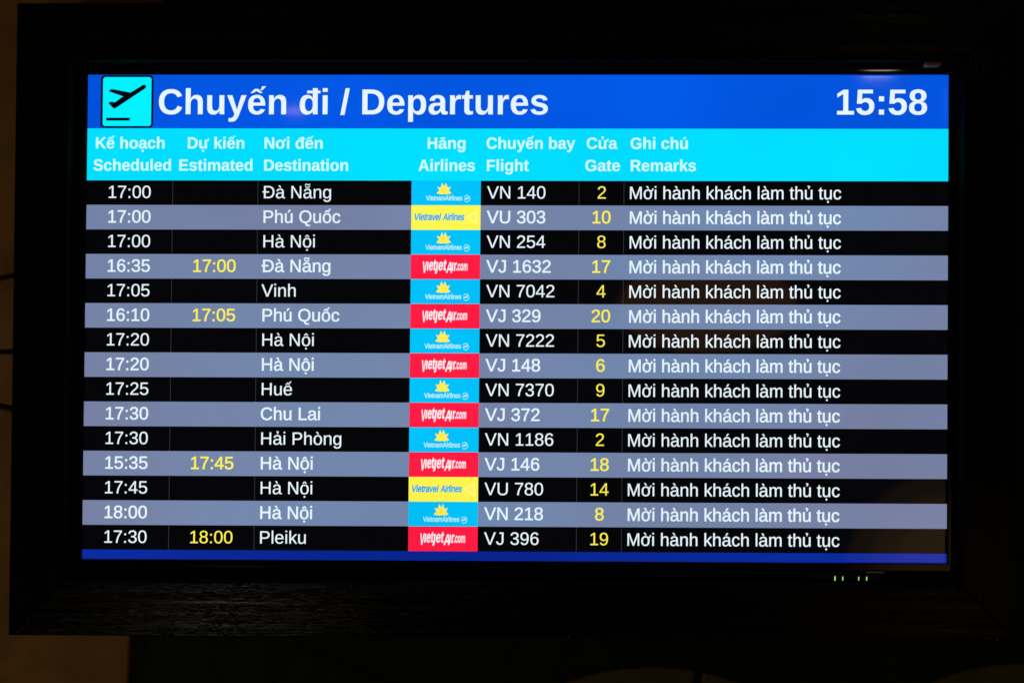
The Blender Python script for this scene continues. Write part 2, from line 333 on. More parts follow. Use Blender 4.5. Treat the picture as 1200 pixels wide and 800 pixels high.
# ------------------------------------------------------------------ lettering (grotesque letter outlines, 2048 units to the em)
REG = {
'0': (1139, "M1059 705 Q1059 352 934.5 166 Q810 -20 567 -20 Q324 -20 202 165 Q80 350 80 705 Q80 1068 198.5 1249 Q317 1430 573 1430 Q822 1430 940.5 1247 Q1059 1064 1059 705 Z M876 705 Q876 1010 805.5 1147 Q735 1284 573 1284 Q407 1284 334.5 1149 Q262 1014 262 705 Q262 405 335.5 266 Q409 127 569 127 Q728 127 802 269 Q876 411 876 705 Z"),
'1': (1139, "M156 0 V153 H515 V1237 L197 1010 V1180 L530 1409 H696 V153 H1039 V0 Z"),
'2': (1139, "M103 0 V127 Q154 244 227.5 333.5 Q301 423 382 495.5 Q463 568 542.5 630 Q622 692 686 754 Q750 816 789.5 884 Q829 952 829 1038 Q829 1154 761 1218 Q693 1282 572 1282 Q457 1282 382.5 1219.5 Q308 1157 295 1044 L111 1061 Q131 1230 254.5 1330 Q378 1430 572 1430 Q785 1430 899.5 1329.5 Q1014 1229 1014 1044 Q1014 962 976.5 881 Q939 800 865 719 Q791 638 582 468 Q467 374 399 298.5 Q331 223 301 153 H1036 V0 Z"),
'3': (1139, "M1049 389 Q1049 194 925 87 Q801 -20 571 -20 Q357 -20 229.5 76.5 Q102 173 78 362 L264 379 Q300 129 571 129 Q707 129 784.5 196 Q862 263 862 395 Q862 510 773.5 574.5 Q685 639 518 639 H416 V795 H514 Q662 795 743.5 859.5 Q825 924 825 1038 Q825 1151 758.5 1216.5 Q692 1282 561 1282 Q442 1282 368.5 1221 Q295 1160 283 1049 L102 1063 Q122 1236 245.5 1333 Q369 1430 563 1430 Q775 1430 892.5 1331.5 Q1010 1233 1010 1057 Q1010 922 934.5 837.5 Q859 753 715 723 V719 Q873 702 961 613 Q1049 524 1049 389 Z"),
'4': (1139, "M881 319 V0 H711 V319 H47 V459 L692 1409 H881 V461 H1079 V319 Z M711 1206 Q709 1200 683 1153 Q657 1106 644 1087 L283 555 L229 481 L213 461 H711 Z"),
'5': (1139, "M1053 459 Q1053 236 920.5 108 Q788 -20 553 -20 Q356 -20 235 66 Q114 152 82 315 L264 336 Q321 127 557 127 Q702 127 784 214.5 Q866 302 866 455 Q866 588 783.5 670 Q701 752 561 752 Q488 752 425 729 Q362 706 299 651 H123 L170 1409 H971 V1256 H334 L307 809 Q424 899 598 899 Q806 899 929.5 777 Q1053 655 1053 459 Z"),
'6': (1139, "M1049 461 Q1049 238 928 109 Q807 -20 594 -20 Q356 -20 230 157 Q104 334 104 672 Q104 1038 235 1234 Q366 1430 608 1430 Q927 1430 1010 1143 L838 1112 Q785 1284 606 1284 Q452 1284 367.5 1140.5 Q283 997 283 725 Q332 816 421 863.5 Q510 911 625 911 Q820 911 934.5 789 Q1049 667 1049 461 Z M866 453 Q866 606 791 689 Q716 772 582 772 Q456 772 378.5 698.5 Q301 625 301 496 Q301 333 381.5 229 Q462 125 588 125 Q718 125 792 212.5 Q866 300 866 453 Z"),
'7': (1139, "M1036 1263 Q820 933 731 746 Q642 559 597.5 377 Q553 195 553 0 H365 Q365 270 479.5 568.5 Q594 867 862 1256 H105 V1409 H1036 Z"),
'8': (1139, "M1050 393 Q1050 198 926 89 Q802 -20 570 -20 Q344 -20 216.5 87 Q89 194 89 391 Q89 529 168 623 Q247 717 370 737 V741 Q255 768 188.5 858 Q122 948 122 1069 Q122 1230 242.5 1330 Q363 1430 566 1430 Q774 1430 894.5 1332 Q1015 1234 1015 1067 Q1015 946 948 856 Q881 766 765 743 V739 Q900 717 975 624.5 Q1050 532 1050 393 Z M828 1057 Q828 1296 566 1296 Q439 1296 372.5 1236 Q306 1176 306 1057 Q306 936 374.5 872.5 Q443 809 568 809 Q695 809 761.5 867.5 Q828 926 828 1057 Z M863 410 Q863 541 785 607.5 Q707 674 566 674 Q429 674 352 602.5 Q275 531 275 406 Q275 115 572 115 Q719 115 791 185.5 Q863 256 863 410 Z"),
'9': (1139, "M1042 733 Q1042 370 909.5 175 Q777 -20 532 -20 Q367 -20 267.5 49.5 Q168 119 125 274 L297 301 Q351 125 535 125 Q690 125 775 269 Q860 413 864 680 Q824 590 727 535.5 Q630 481 514 481 Q324 481 210 611 Q96 741 96 956 Q96 1177 220 1303.5 Q344 1430 565 1430 Q800 1430 921 1256 Q1042 1082 1042 733 Z M846 907 Q846 1077 768 1180.5 Q690 1284 559 1284 Q429 1284 354 1195.5 Q279 1107 279 956 Q279 802 354 712.5 Q429 623 557 623 Q635 623 702 658.5 Q769 694 807.5 759 Q846 824 846 907 Z"),
':': (569, "M187 875 V1082 H382 V875 Z M187 0 V207 H382 V0 Z"),
'.': (569, "M187 0 V219 H382 V0 Z"),
'A': (1366, "M1167 0 L1006 412 H364 L202 0 H4 L579 1409 H796 L1362 0 Z M685 1265 L676 1237 Q651 1154 602 1024 L422 561 H949 L768 1026 Q740 1095 712 1182 Z"),
'C': (1479, "M792 1274 Q558 1274 428 1123.5 Q298 973 298 711 Q298 452 433.5 294.5 Q569 137 800 137 Q1096 137 1245 430 L1401 352 Q1314 170 1156.5 75 Q999 -20 791 -20 Q578 -20 422.5 68.5 Q267 157 185.5 321.5 Q104 486 104 711 Q104 1048 286 1239 Q468 1430 790 1430 Q1015 1430 1166 1342 Q1317 1254 1388 1081 L1207 1021 Q1158 1144 1049.5 1209 Q941 1274 792 1274 Z"),
'D': (1479, "M1381 719 Q1381 501 1296 337.5 Q1211 174 1055 87 Q899 0 695 0 H168 V1409 H634 Q992 1409 1186.5 1229.5 Q1381 1050 1381 719 Z M1189 719 Q1189 981 1045.5 1118.5 Q902 1256 630 1256 H359 V153 H673 Q828 153 945.5 221 Q1063 289 1126 417 Q1189 545 1189 719 Z"),
'H': (1479, "M1121 0 V653 H359 V0 H168 V1409 H359 V813 H1121 V1409 H1312 V0 Z"),
'J': (1024, "M457 -20 Q99 -20 32 350 L219 381 Q237 265 300 200 Q363 135 458 135 Q562 135 622 206.5 Q682 278 682 416 V1253 H411 V1409 H872 V420 Q872 215 761 97.5 Q650 -20 457 -20 Z"),
'L': (1139, "M168 0 V1409 H359 V156 H1071 V0 Z"),
'M': (1706, "M1366 0 V940 Q1366 1096 1375 1240 Q1326 1061 1287 960 L923 0 H789 L420 960 L364 1130 L331 1240 L334 1129 L338 940 V0 H168 V1409 H419 L794 432 Q814 373 832.5 305.5 Q851 238 857 208 Q865 248 890.5 329.5 Q916 411 925 432 L1293 1409 H1538 V0 Z"),
'N': (1479, "M1082 0 L328 1200 L333 1103 L338 936 V0 H168 V1409 H390 L1152 201 Q1140 397 1140 485 V1409 H1312 V0 Z"),
'P': (1366, "M1258 985 Q1258 785 1127.5 667 Q997 549 773 549 H359 V0 H168 V1409 H761 Q998 1409 1128 1298 Q1258 1187 1258 985 Z M1066 983 Q1066 1256 738 1256 H359 V700 H746 Q1066 700 1066 983 Z"),
'Q': (1593, "M1495 711 Q1495 413 1345 221 Q1195 29 928 -6 Q969 -132 1035.5 -188 Q1102 -244 1204 -244 Q1259 -244 1319 -231 V-365 Q1226 -387 1141 -387 Q990 -387 892.5 -301.5 Q795 -216 733 -16 Q535 -6 391.5 84.5 Q248 175 172.5 336.5 Q97 498 97 711 Q97 1049 282 1239.5 Q467 1430 797 1430 Q1012 1430 1170 1344.5 Q1328 1259 1411.5 1096 Q1495 933 1495 711 Z M1300 711 Q1300 974 1168.5 1124 Q1037 1274 797 1274 Q555 1274 423 1126 Q291 978 291 711 Q291 446 424.5 290.5 Q558 135 795 135 Q1039 135 1169.5 285.5 Q1300 436 1300 711 Z"),
'U': (1479, "M731 -20 Q558 -20 429 43 Q300 106 229 226 Q158 346 158 512 V1409 H349 V528 Q349 335 447 235 Q545 135 730 135 Q920 135 1025.5 238.5 Q1131 342 1131 541 V1409 H1321 V530 Q1321 359 1248.5 235 Q1176 111 1043.5 45.5 Q911 -20 731 -20 Z"),
'V': (1366, "M782 0 H584 L9 1409 H210 L600 417 L684 168 L768 417 L1156 1409 H1357 Z"),
'a': (1139, "M414 -20 Q251 -20 169 66 Q87 152 87 302 Q87 470 197.5 560 Q308 650 554 656 L797 660 V719 Q797 851 741 908 Q685 965 565 965 Q444 965 389 924 Q334 883 323 793 L135 810 Q181 1102 569 1102 Q773 1102 876 1008.5 Q979 915 979 738 V272 Q979 192 1000 151.5 Q1021 111 1080 111 Q1106 111 1139 118 V6 Q1071 -10 1000 -10 Q900 -10 854.5 42.5 Q809 95 803 207 H797 Q728 83 636.5 31.5 Q545 -20 414 -20 Z M455 115 Q554 115 631 160 Q708 205 752.5 283.5 Q797 362 797 445 V534 L600 530 Q473 528 407.5 504 Q342 480 307 430 Q272 380 272 299 Q272 211 319.5 163 Q367 115 455 115 Z"),
'c': (1024, "M275 546 Q275 330 343 226 Q411 122 548 122 Q644 122 708.5 174 Q773 226 788 334 L970 322 Q949 166 837 73 Q725 -20 553 -20 Q326 -20 206.5 123.5 Q87 267 87 542 Q87 815 207 958.5 Q327 1102 551 1102 Q717 1102 826.5 1016 Q936 930 964 779 L779 765 Q765 855 708 908 Q651 961 546 961 Q403 961 339 866 Q275 771 275 546 Z"),
'e': (1139, "M276 503 Q276 317 353 216 Q430 115 578 115 Q695 115 765.5 162 Q836 209 861 281 L1019 236 Q922 -20 578 -20 Q338 -20 212.5 123 Q87 266 87 548 Q87 816 212.5 959 Q338 1102 571 1102 Q1048 1102 1048 527 V503 Z M862 641 Q847 812 775 890.5 Q703 969 568 969 Q437 969 360.5 881.5 Q284 794 278 641 Z"),
'g': (1139, "M548 -425 Q371 -425 266 -355.5 Q161 -286 131 -158 L312 -132 Q330 -207 391.5 -247.5 Q453 -288 553 -288 Q822 -288 822 27 V201 H820 Q769 97 680 44.5 Q591 -8 472 -8 Q273 -8 179.5 124 Q86 256 86 539 Q86 826 186.5 962.5 Q287 1099 492 1099 Q607 1099 691.5 1046.5 Q776 994 822 897 H824 Q824 927 828 1001 Q832 1075 836 1082 H1007 Q1001 1028 1001 858 V31 Q1001 -425 548 -425 Z M822 541 Q822 673 786 768.5 Q750 864 684.5 914.5 Q619 965 536 965 Q398 965 335 865 Q272 765 272 541 Q272 319 331 222 Q390 125 533 125 Q618 125 684 175 Q750 225 786 318.5 Q822 412 822 541 Z"),
'h': (1139, "M317 897 Q375 1003 456.5 1052.5 Q538 1102 663 1102 Q839 1102 922.5 1014.5 Q1006 927 1006 721 V0 H825 V686 Q825 800 804 855.5 Q783 911 735 937 Q687 963 602 963 Q475 963 398.5 875 Q322 787 322 638 V0 H142 V1484 H322 V1098 Q322 1037 318.5 972 Q315 907 314 897 Z"),
'i': (455, "M137 1312 V1484 H317 V1312 Z M137 0 V1082 H317 V0 Z"),
'k': (1024, "M816 0 L450 494 L318 385 V0 H138 V1484 H318 V557 L793 1082 H1004 L565 617 L1027 0 Z"),
'l': (455, "M138 0 V1484 H318 V0 Z"),
'm': (1706, "M768 0 V686 Q768 843 725 903 Q682 963 570 963 Q455 963 388 875 Q321 787 321 627 V0 H142 V851 Q142 1040 136 1082 H306 Q307 1077 308 1055 Q309 1033 310.5 1004.5 Q312 976 314 897 H317 Q375 1012 450 1057 Q525 1102 633 1102 Q756 1102 827.5 1053 Q899 1004 927 897 H930 Q986 1006 1065.5 1054 Q1145 1102 1258 1102 Q1422 1102 1496.5 1013 Q1571 924 1571 721 V0 H1393 V686 Q1393 843 1350 903 Q1307 963 1195 963 Q1077 963 1011.5 875.5 Q946 788 946 627 V0 Z"),
'n': (1139, "M825 0 V686 Q825 793 804 852 Q783 911 737 937 Q691 963 602 963 Q472 963 397 874 Q322 785 322 627 V0 H142 V851 Q142 1040 136 1082 H306 Q307 1077 308 1055 Q309 1033 310.5 1004.5 Q312 976 314 897 H317 Q379 1009 460.5 1055.5 Q542 1102 663 1102 Q841 1102 923.5 1013.5 Q1006 925 1006 721 V0 Z"),
'o': (1139, "M1053 542 Q1053 258 928 119 Q803 -20 565 -20 Q328 -20 207 124.5 Q86 269 86 542 Q86 1102 571 1102 Q819 1102 936 965.5 Q1053 829 1053 542 Z M864 542 Q864 766 797.5 867.5 Q731 969 574 969 Q416 969 345.5 865.5 Q275 762 275 542 Q275 328 344.5 220.5 Q414 113 563 113 Q725 113 794.5 217 Q864 321 864 542 Z"),
'r': (682, "M142 0 V830 Q142 944 136 1082 H306 Q314 898 314 861 H318 Q361 1000 417 1051 Q473 1102 575 1102 Q611 1102 648 1092 V927 Q612 937 552 937 Q440 937 381 840.5 Q322 744 322 564 V0 Z"),
's': (1024, "M950 299 Q950 146 834.5 63 Q719 -20 511 -20 Q309 -20 199.5 46.5 Q90 113 57 254 L216 285 Q239 198 311 157.5 Q383 117 511 117 Q648 117 711.5 159 Q775 201 775 285 Q775 349 731 389 Q687 429 589 455 L460 489 Q305 529 239.5 567.5 Q174 606 137 661 Q100 716 100 796 Q100 944 205.5 1021.5 Q311 1099 513 1099 Q692 1099 797.5 1036 Q903 973 931 834 L769 814 Q754 886 688.5 924.5 Q623 963 513 963 Q391 963 333 926 Q275 889 275 814 Q275 768 299 738 Q323 708 370 687 Q417 666 568 629 Q711 593 774 562.5 Q837 532 873.5 495 Q910 458 930 409.5 Q950 361 950 299 Z"),
't': (569, "M554 8 Q465 -16 372 -16 Q156 -16 156 229 V951 H31 V1082 H163 L216 1324 H336 V1082 H536 V951 H336 V268 Q336 190 361.5 158.5 Q387 127 450 127 Q486 127 554 141 Z"),
'u': (1139, "M314 1082 V396 Q314 289 335 230 Q356 171 402 145 Q448 119 537 119 Q667 119 742 208 Q817 297 817 455 V1082 H997 V231 Q997 42 1003 0 H833 Q832 5 831 27 Q830 49 828.5 77.5 Q827 106 825 185 H822 Q760 73 678.5 26.5 Q597 -20 476 -20 Q298 -20 215.5 68.5 Q133 157 133 361 V1082 Z"),
'v': (1024, "M613 0 H400 L7 1082 H199 L437 378 Q450 338 506 141 L541 258 L580 376 L826 1082 H1017 Z"),
' ': (569, ""),
}
BOLD = {
'1': (1139, "M129 0 V209 H478 V1170 L140 959 V1180 L493 1409 H759 V209 H1082 V0 Z"),
'5': (1139, "M1082 469 Q1082 245 942.5 112.5 Q803 -20 560 -20 Q348 -20 220.5 75.5 Q93 171 63 352 L344 375 Q366 285 422 244 Q478 203 563 203 Q668 203 730.5 270 Q793 337 793 463 Q793 574 734 640.5 Q675 707 569 707 Q452 707 378 616 H104 L153 1409 H1000 V1200 H408 L385 844 Q487 934 640 934 Q841 934 961.5 809 Q1082 684 1082 469 Z"),
'8': (1139, "M1076 397 Q1076 199 945 89.5 Q814 -20 571 -20 Q330 -20 197.5 89 Q65 198 65 395 Q65 530 143 622.5 Q221 715 352 737 V741 Q238 766 168 854 Q98 942 98 1057 Q98 1230 220.5 1330 Q343 1430 567 1430 Q796 1430 918.5 1332.5 Q1041 1235 1041 1055 Q1041 940 971.5 853 Q902 766 785 743 V739 Q921 717 998.5 627.5 Q1076 538 1076 397 Z M752 1040 Q752 1140 706 1186.5 Q660 1233 567 1233 Q385 1233 385 1040 Q385 838 569 838 Q661 838 706.5 885 Q752 932 752 1040 Z M785 420 Q785 641 565 641 Q463 641 408.5 583 Q354 525 354 416 Q354 292 408 235 Q462 178 573 178 Q682 178 733.5 235 Q785 292 785 420 Z"),
':': (682, "M197 752 V1034 H485 V752 Z M197 0 V281 H485 V0 Z"),
'.': (569, "M139 0 V305 H428 V0 Z"),
'/': (569, "M20 -41 L311 1484 H549 L263 -41 Z"),
'A': (1479, "M1133 0 L1008 360 H471 L346 0 H51 L565 1409 H913 L1425 0 Z M739 1192 L733 1170 Q723 1134 709 1088 Q695 1042 537 582 H942 L803 987 L760 1123 Z"),
'C': (1479, "M795 212 Q1062 212 1166 480 L1423 383 Q1340 179 1179.5 79.5 Q1019 -20 795 -20 Q455 -20 269.5 172.5 Q84 365 84 711 Q84 1058 263 1244 Q442 1430 782 1430 Q1030 1430 1186 1330.5 Q1342 1231 1405 1038 L1145 967 Q1112 1073 1015.5 1135.5 Q919 1198 788 1198 Q588 1198 484.5 1074 Q381 950 381 711 Q381 468 487.5 340 Q594 212 795 212 Z"),
'D': (1479, "M1393 715 Q1393 497 1307.5 334.5 Q1222 172 1065.5 86 Q909 0 707 0 H137 V1409 H647 Q1003 1409 1198 1229.5 Q1393 1050 1393 715 Z M1096 715 Q1096 942 978 1061.5 Q860 1181 641 1181 H432 V228 H682 Q872 228 984 359 Q1096 490 1096 715 Z"),
'E': (1366, "M137 0 V1409 H1245 V1181 H432 V827 H1184 V599 H432 V228 H1286 V0 Z"),
'F': (1251, "M432 1181 V745 H1153 V517 H432 V0 H137 V1409 H1176 V1181 Z"),
'G': (1593, "M806 211 Q921 211 1029 244.5 Q1137 278 1196 330 V525 H852 V743 H1466 V225 Q1354 110 1174.5 45 Q995 -20 798 -20 Q454 -20 269 170.5 Q84 361 84 711 Q84 1059 270 1244.5 Q456 1430 805 1430 Q1301 1430 1436 1063 L1164 981 Q1120 1088 1026 1143 Q932 1198 805 1198 Q597 1198 489 1072 Q381 946 381 711 Q381 472 492.5 341.5 Q604 211 806 211 Z"),
'H': (1479, "M1046 0 V604 H432 V0 H137 V1409 H432 V848 H1046 V1409 H1341 V0 Z"),
'K': (1479, "M1112 0 L606 647 L432 514 V0 H137 V1409 H432 V770 L1067 1409 H1411 L809 813 L1460 0 Z"),
'N': (1479, "M995 0 L381 1085 Q399 927 399 831 V0 H137 V1409 H474 L1097 315 Q1079 466 1079 590 V1409 H1341 V0 Z"),
'R': (1479, "M1105 0 L778 535 H432 V0 H137 V1409 H841 Q1093 1409 1230 1300.5 Q1367 1192 1367 989 Q1367 841 1283 733.5 Q1199 626 1056 592 L1437 0 Z M1070 977 Q1070 1180 810 1180 H432 V764 H818 Q942 764 1006 820 Q1070 876 1070 977 Z"),
'S': (1366, "M1286 406 Q1286 199 1132.5 89.5 Q979 -20 682 -20 Q411 -20 257 76 Q103 172 59 367 L344 414 Q373 302 457 251.5 Q541 201 690 201 Q999 201 999 389 Q999 449 963.5 488 Q928 527 863.5 553 Q799 579 616 616 Q458 653 396 675.5 Q334 698 284 728.5 Q234 759 199 802 Q164 845 144.5 903 Q125 961 125 1036 Q125 1227 268.5 1328.5 Q412 1430 686 1430 Q948 1430 1079.5 1348 Q1211 1266 1249 1077 L963 1038 Q941 1129 873.5 1175 Q806 1221 680 1221 Q412 1221 412 1053 Q412 998 440.5 963 Q469 928 525 903.5 Q581 879 752 842 Q955 799 1042.5 762.5 Q1130 726 1181 677.5 Q1232 629 1259 561.5 Q1286 494 1286 406 Z"),
'V': (1366, "M834 0 H535 L14 1409 H322 L612 504 Q639 416 686 238 L707 324 L758 504 L1047 1409 H1352 Z"),
'a': (1139, "M393 -20 Q236 -20 148 65.5 Q60 151 60 306 Q60 474 169.5 562 Q279 650 487 652 L720 656 V711 Q720 817 683 868.5 Q646 920 562 920 Q484 920 447.5 884.5 Q411 849 402 767 L109 781 Q136 939 253.5 1020.5 Q371 1102 574 1102 Q779 1102 890 1001 Q1001 900 1001 714 V320 Q1001 229 1021.5 194.5 Q1042 160 1090 160 Q1122 160 1152 166 V14 Q1127 8 1107 3 Q1087 -2 1067 -5 Q1047 -8 1024.5 -10 Q1002 -12 972 -12 Q866 -12 815.5 40 Q765 92 755 193 H749 Q631 -20 393 -20 Z M720 501 L576 499 Q478 495 437 477.5 Q396 460 374.5 424 Q353 388 353 328 Q353 251 388.5 213.5 Q424 176 483 176 Q549 176 603.5 212 Q658 248 689 311.5 Q720 375 720 446 Z"),
'b': (1251, "M1167 546 Q1167 275 1058.5 127.5 Q950 -20 752 -20 Q638 -20 553.5 30 Q469 80 424 174 H422 Q422 139 417.5 78 Q413 17 408 0 H135 Q143 93 143 247 V1484 H424 V1070 L420 894 H424 Q519 1102 772 1102 Q962 1102 1064.5 957.5 Q1167 813 1167 546 Z M874 546 Q874 729 820 818 Q766 907 653 907 Q539 907 479.5 811.5 Q420 716 420 536 Q420 364 478.5 268 Q537 172 651 172 Q874 172 874 546 Z"),
'c': (1139, "M594 -20 Q348 -20 214 126.5 Q80 273 80 535 Q80 803 215 952.5 Q350 1102 598 1102 Q789 1102 914 1006 Q1039 910 1071 741 L788 727 Q776 810 728 859.5 Q680 909 592 909 Q375 909 375 546 Q375 172 596 172 Q676 172 730 222.5 Q784 273 797 373 L1079 360 Q1064 249 999.5 162 Q935 75 830 27.5 Q725 -20 594 -20 Z"),
'd': (1251, "M844 0 Q840 15 834.5 75.5 Q829 136 829 176 H825 Q734 -20 479 -20 Q290 -20 187 127.5 Q84 275 84 540 Q84 809 192.5 955.5 Q301 1102 500 1102 Q615 1102 698.5 1054 Q782 1006 827 911 H829 L827 1089 V1484 H1108 V236 Q1108 136 1116 0 Z M831 547 Q831 722 772.5 816.5 Q714 911 600 911 Q487 911 432 819.5 Q377 728 377 540 Q377 172 598 172 Q709 172 770 269.5 Q831 367 831 547 Z"),
'e': (1139, "M586 -20 Q342 -20 211 124.5 Q80 269 80 546 Q80 814 213 958 Q346 1102 590 1102 Q823 1102 946 947.5 Q1069 793 1069 495 V487 H375 Q375 329 433.5 248.5 Q492 168 600 168 Q749 168 788 297 L1053 274 Q938 -20 586 -20 Z M586 925 Q487 925 433.5 856 Q380 787 377 663 H797 Q789 794 734 859.5 Q679 925 586 925 Z"),
'g': (1251, "M596 -434 Q398 -434 277.5 -358.5 Q157 -283 129 -143 L410 -110 Q425 -175 474.5 -212 Q524 -249 604 -249 Q721 -249 775 -177 Q829 -105 829 37 V94 L831 201 H829 Q736 2 481 2 Q292 2 188 144 Q84 286 84 550 Q84 815 191 959 Q298 1103 502 1103 Q738 1103 829 908 H834 Q834 943 838.5 1003 Q843 1063 848 1082 H1114 Q1108 974 1108 832 V33 Q1108 -198 977 -316 Q846 -434 596 -434 Z M831 556 Q831 723 771.5 816.5 Q712 910 602 910 Q377 910 377 550 Q377 197 600 197 Q712 197 771.5 290.5 Q831 384 831 556 Z"),
'h': (1251, "M420 866 Q477 990 563 1046 Q649 1102 768 1102 Q940 1102 1032 996 Q1124 890 1124 686 V0 H844 V606 Q844 891 651 891 Q549 891 486.5 803.5 Q424 716 424 579 V0 H143 V1484 H424 V1079 Q424 970 416 866 Z"),
'i': (569, "M143 1277 V1484 H424 V1277 Z M143 0 V1082 H424 V0 Z"),
'j': (569, "M143 1277 V1484 H424 V1277 Z M424 -66 Q424 -238 345.5 -331.5 Q267 -425 109 -425 Q53 -425 -4 -412 V-205 H25 Q143 -205 143 -67 V1082 H424 Z"),
'k': (1139, "M834 0 L545 490 L424 406 V0 H143 V1484 H424 V634 L810 1082 H1112 L732 660 L1141 0 Z"),
'l': (569, "M143 0 V1484 H424 V0 Z"),
'm': (1821, "M780 0 V607 Q780 892 616 892 Q531 892 477.5 805 Q424 718 424 580 V0 H143 V840 Q143 927 140.5 982.5 Q138 1038 135 1082 H403 Q406 1063 411 980.5 Q416 898 416 867 H420 Q472 991 549.5 1047 Q627 1103 735 1103 Q983 1103 1036 867 H1042 Q1097 993 1174 1048 Q1251 1103 1370 1103 Q1528 1103 1611 995.5 Q1694 888 1694 687 V0 H1415 V607 Q1415 892 1251 892 Q1169 892 1116.5 812.5 Q1064 733 1059 593 V0 Z"),
'n': (1251, "M844 0 V607 Q844 892 651 892 Q549 892 486.5 804.5 Q424 717 424 580 V0 H143 V840 Q143 927 140.5 982.5 Q138 1038 135 1082 H403 Q406 1063 411 980.5 Q416 898 416 867 H420 Q477 991 563 1047 Q649 1103 768 1103 Q940 1103 1032 997 Q1124 891 1124 687 V0 Z"),
'o': (1251, "M1171 542 Q1171 279 1025 129.5 Q879 -20 621 -20 Q368 -20 224 130 Q80 280 80 542 Q80 803 224 952.5 Q368 1102 627 1102 Q892 1102 1031.5 957.5 Q1171 813 1171 542 Z M877 542 Q877 735 814 822 Q751 909 631 909 Q375 909 375 542 Q375 361 437.5 266.5 Q500 172 618 172 Q877 172 877 542 Z"),
'p': (1251, "M1167 546 Q1167 275 1059.5 127.5 Q952 -20 752 -20 Q638 -20 553 29.5 Q468 79 422 172 H418 Q424 142 424 -10 V-425 H143 V833 Q143 986 135 1082 H408 Q413 1064 416.5 1011 Q420 958 420 906 H424 Q520 1105 770 1105 Q961 1105 1064 959 Q1167 813 1167 546 Z M874 546 Q874 910 652 910 Q540 910 480 812.5 Q420 715 420 538 Q420 363 479.5 267.5 Q539 172 650 172 Q874 172 874 546 Z"),
'r': (797, "M143 0 V828 Q143 917 140.5 976.5 Q138 1036 135 1082 H403 Q406 1064 411 972.5 Q416 881 416 851 H420 Q461 965 493 1011.5 Q525 1058 569 1080.5 Q613 1103 679 1103 Q733 1103 766 1088 V853 Q698 868 646 868 Q541 868 482.5 783 Q424 698 424 531 V0 Z"),
's': (1139, "M1055 316 Q1055 159 926.5 69.5 Q798 -20 571 -20 Q348 -20 229.5 50.5 Q111 121 72 270 L319 307 Q340 230 391.5 198 Q443 166 571 166 Q689 166 743 196 Q797 226 797 290 Q797 342 753.5 372.5 Q710 403 606 424 Q368 471 285 511.5 Q202 552 158.5 616.5 Q115 681 115 775 Q115 930 234.5 1016.5 Q354 1103 573 1103 Q766 1103 883.5 1028 Q1001 953 1030 811 L781 785 Q769 851 722 883.5 Q675 916 573 916 Q473 916 423 890.5 Q373 865 373 805 Q373 758 411.5 730.5 Q450 703 541 685 Q668 659 766.5 631.5 Q865 604 924.5 566 Q984 528 1019.5 468.5 Q1055 409 1055 316 Z"),
't': (682, "M420 -18 Q296 -18 229 49.5 Q162 117 162 254 V892 H25 V1082 H176 L264 1336 H440 V1082 H645 V892 H440 V330 Q440 251 470 213.5 Q500 176 563 176 Q596 176 657 190 V16 Q553 -18 420 -18 Z"),
'u': (1251, "M408 1082 V475 Q408 190 600 190 Q702 190 764.5 277.5 Q827 365 827 502 V1082 H1108 V242 Q1108 104 1116 0 H848 Q836 144 836 215 H831 Q775 92 688.5 36 Q602 -20 483 -20 Q311 -20 219 85.5 Q127 191 127 395 V1082 Z"),
'v': (1139, "M731 0 H395 L8 1082 H305 L494 477 L565 227 L588 317 L649 510 L838 1082 H1130 Z"),
'y': (1139, "M283 -425 Q182 -425 106 -412 V-212 Q159 -220 203 -220 Q263 -220 302.5 -201 Q342 -182 373.5 -138 Q405 -94 444 11 L16 1082 H313 L483 575 Q523 466 584 241 L609 336 L674 571 L834 1082 H1128 L700 -57 Q614 -265 521 -345 Q428 -425 283 -425 Z"),
' ': (569, ""),
}

def outline(path):
    toks = path.replace('M', ' M ').replace('L', ' L ').replace('H', ' H ').replace('V', ' V ').replace('Q', ' Q ').replace('Z', ' Z ').split()
    out, cur, i, x, y, cmd = [], [], 0, 0.0, 0.0, None
    while i < len(toks):
        if toks[i] in 'MLHVQZ':
            cmd = toks[i]; i += 1
            if cmd == 'Z':
                if cur: out.append(cur)
                cur = []
            continue
        if cmd in 'ML': x, y = float(toks[i]), float(toks[i + 1]); i += 2; cur.append((x, y)); cmd = 'L'
        elif cmd == 'H': x = float(toks[i]); i += 1; cur.append((x, y))
        elif cmd == 'V': y = float(toks[i]); i += 1; cur.append((x, y))
        elif cmd == 'Q':
            a, b, c, d = map(float, toks[i:i + 4]); i += 4
            for k in (1, 2, 3, 4):
                t = k / 4
                cur.append(((1 - t) ** 2 * x + 2 * t * (1 - t) * a + t * t * c, (1 - t) ** 2 * y + 2 * t * (1 - t) * b + t * t * d))
            x, y = c, d
    return out

def embolden(contours, d):
    """the ink lies to the right of every contour here: push each contour to its left by d"""
    if not d: return contours
    res = []
    for c in contours:
        out = []; n = len(c)
        for i in range(n):
            a, b, e = Vector(c[i - 1]), Vector(c[i]), Vector(c[(i + 1) % n])
            t1, t2 = (b - a).normalized(), (e - b).normalized()
            n1, n2 = Vector((-t1.y, t1.x)), Vector((-t2.y, t2.x))
            if t1.x * t2.y - t1.y * t2.x > 1e-4:             # inner corner: keep the loop for the winding rule
                out += [tuple(b + n1 * d), tuple(b), tuple(b + n2 * d)]
            else:
                out.append(tuple(b + (n1 + n2) * (d / max(1 + n1.dot(n2), 0.4))))
        res.append(out)
    return res

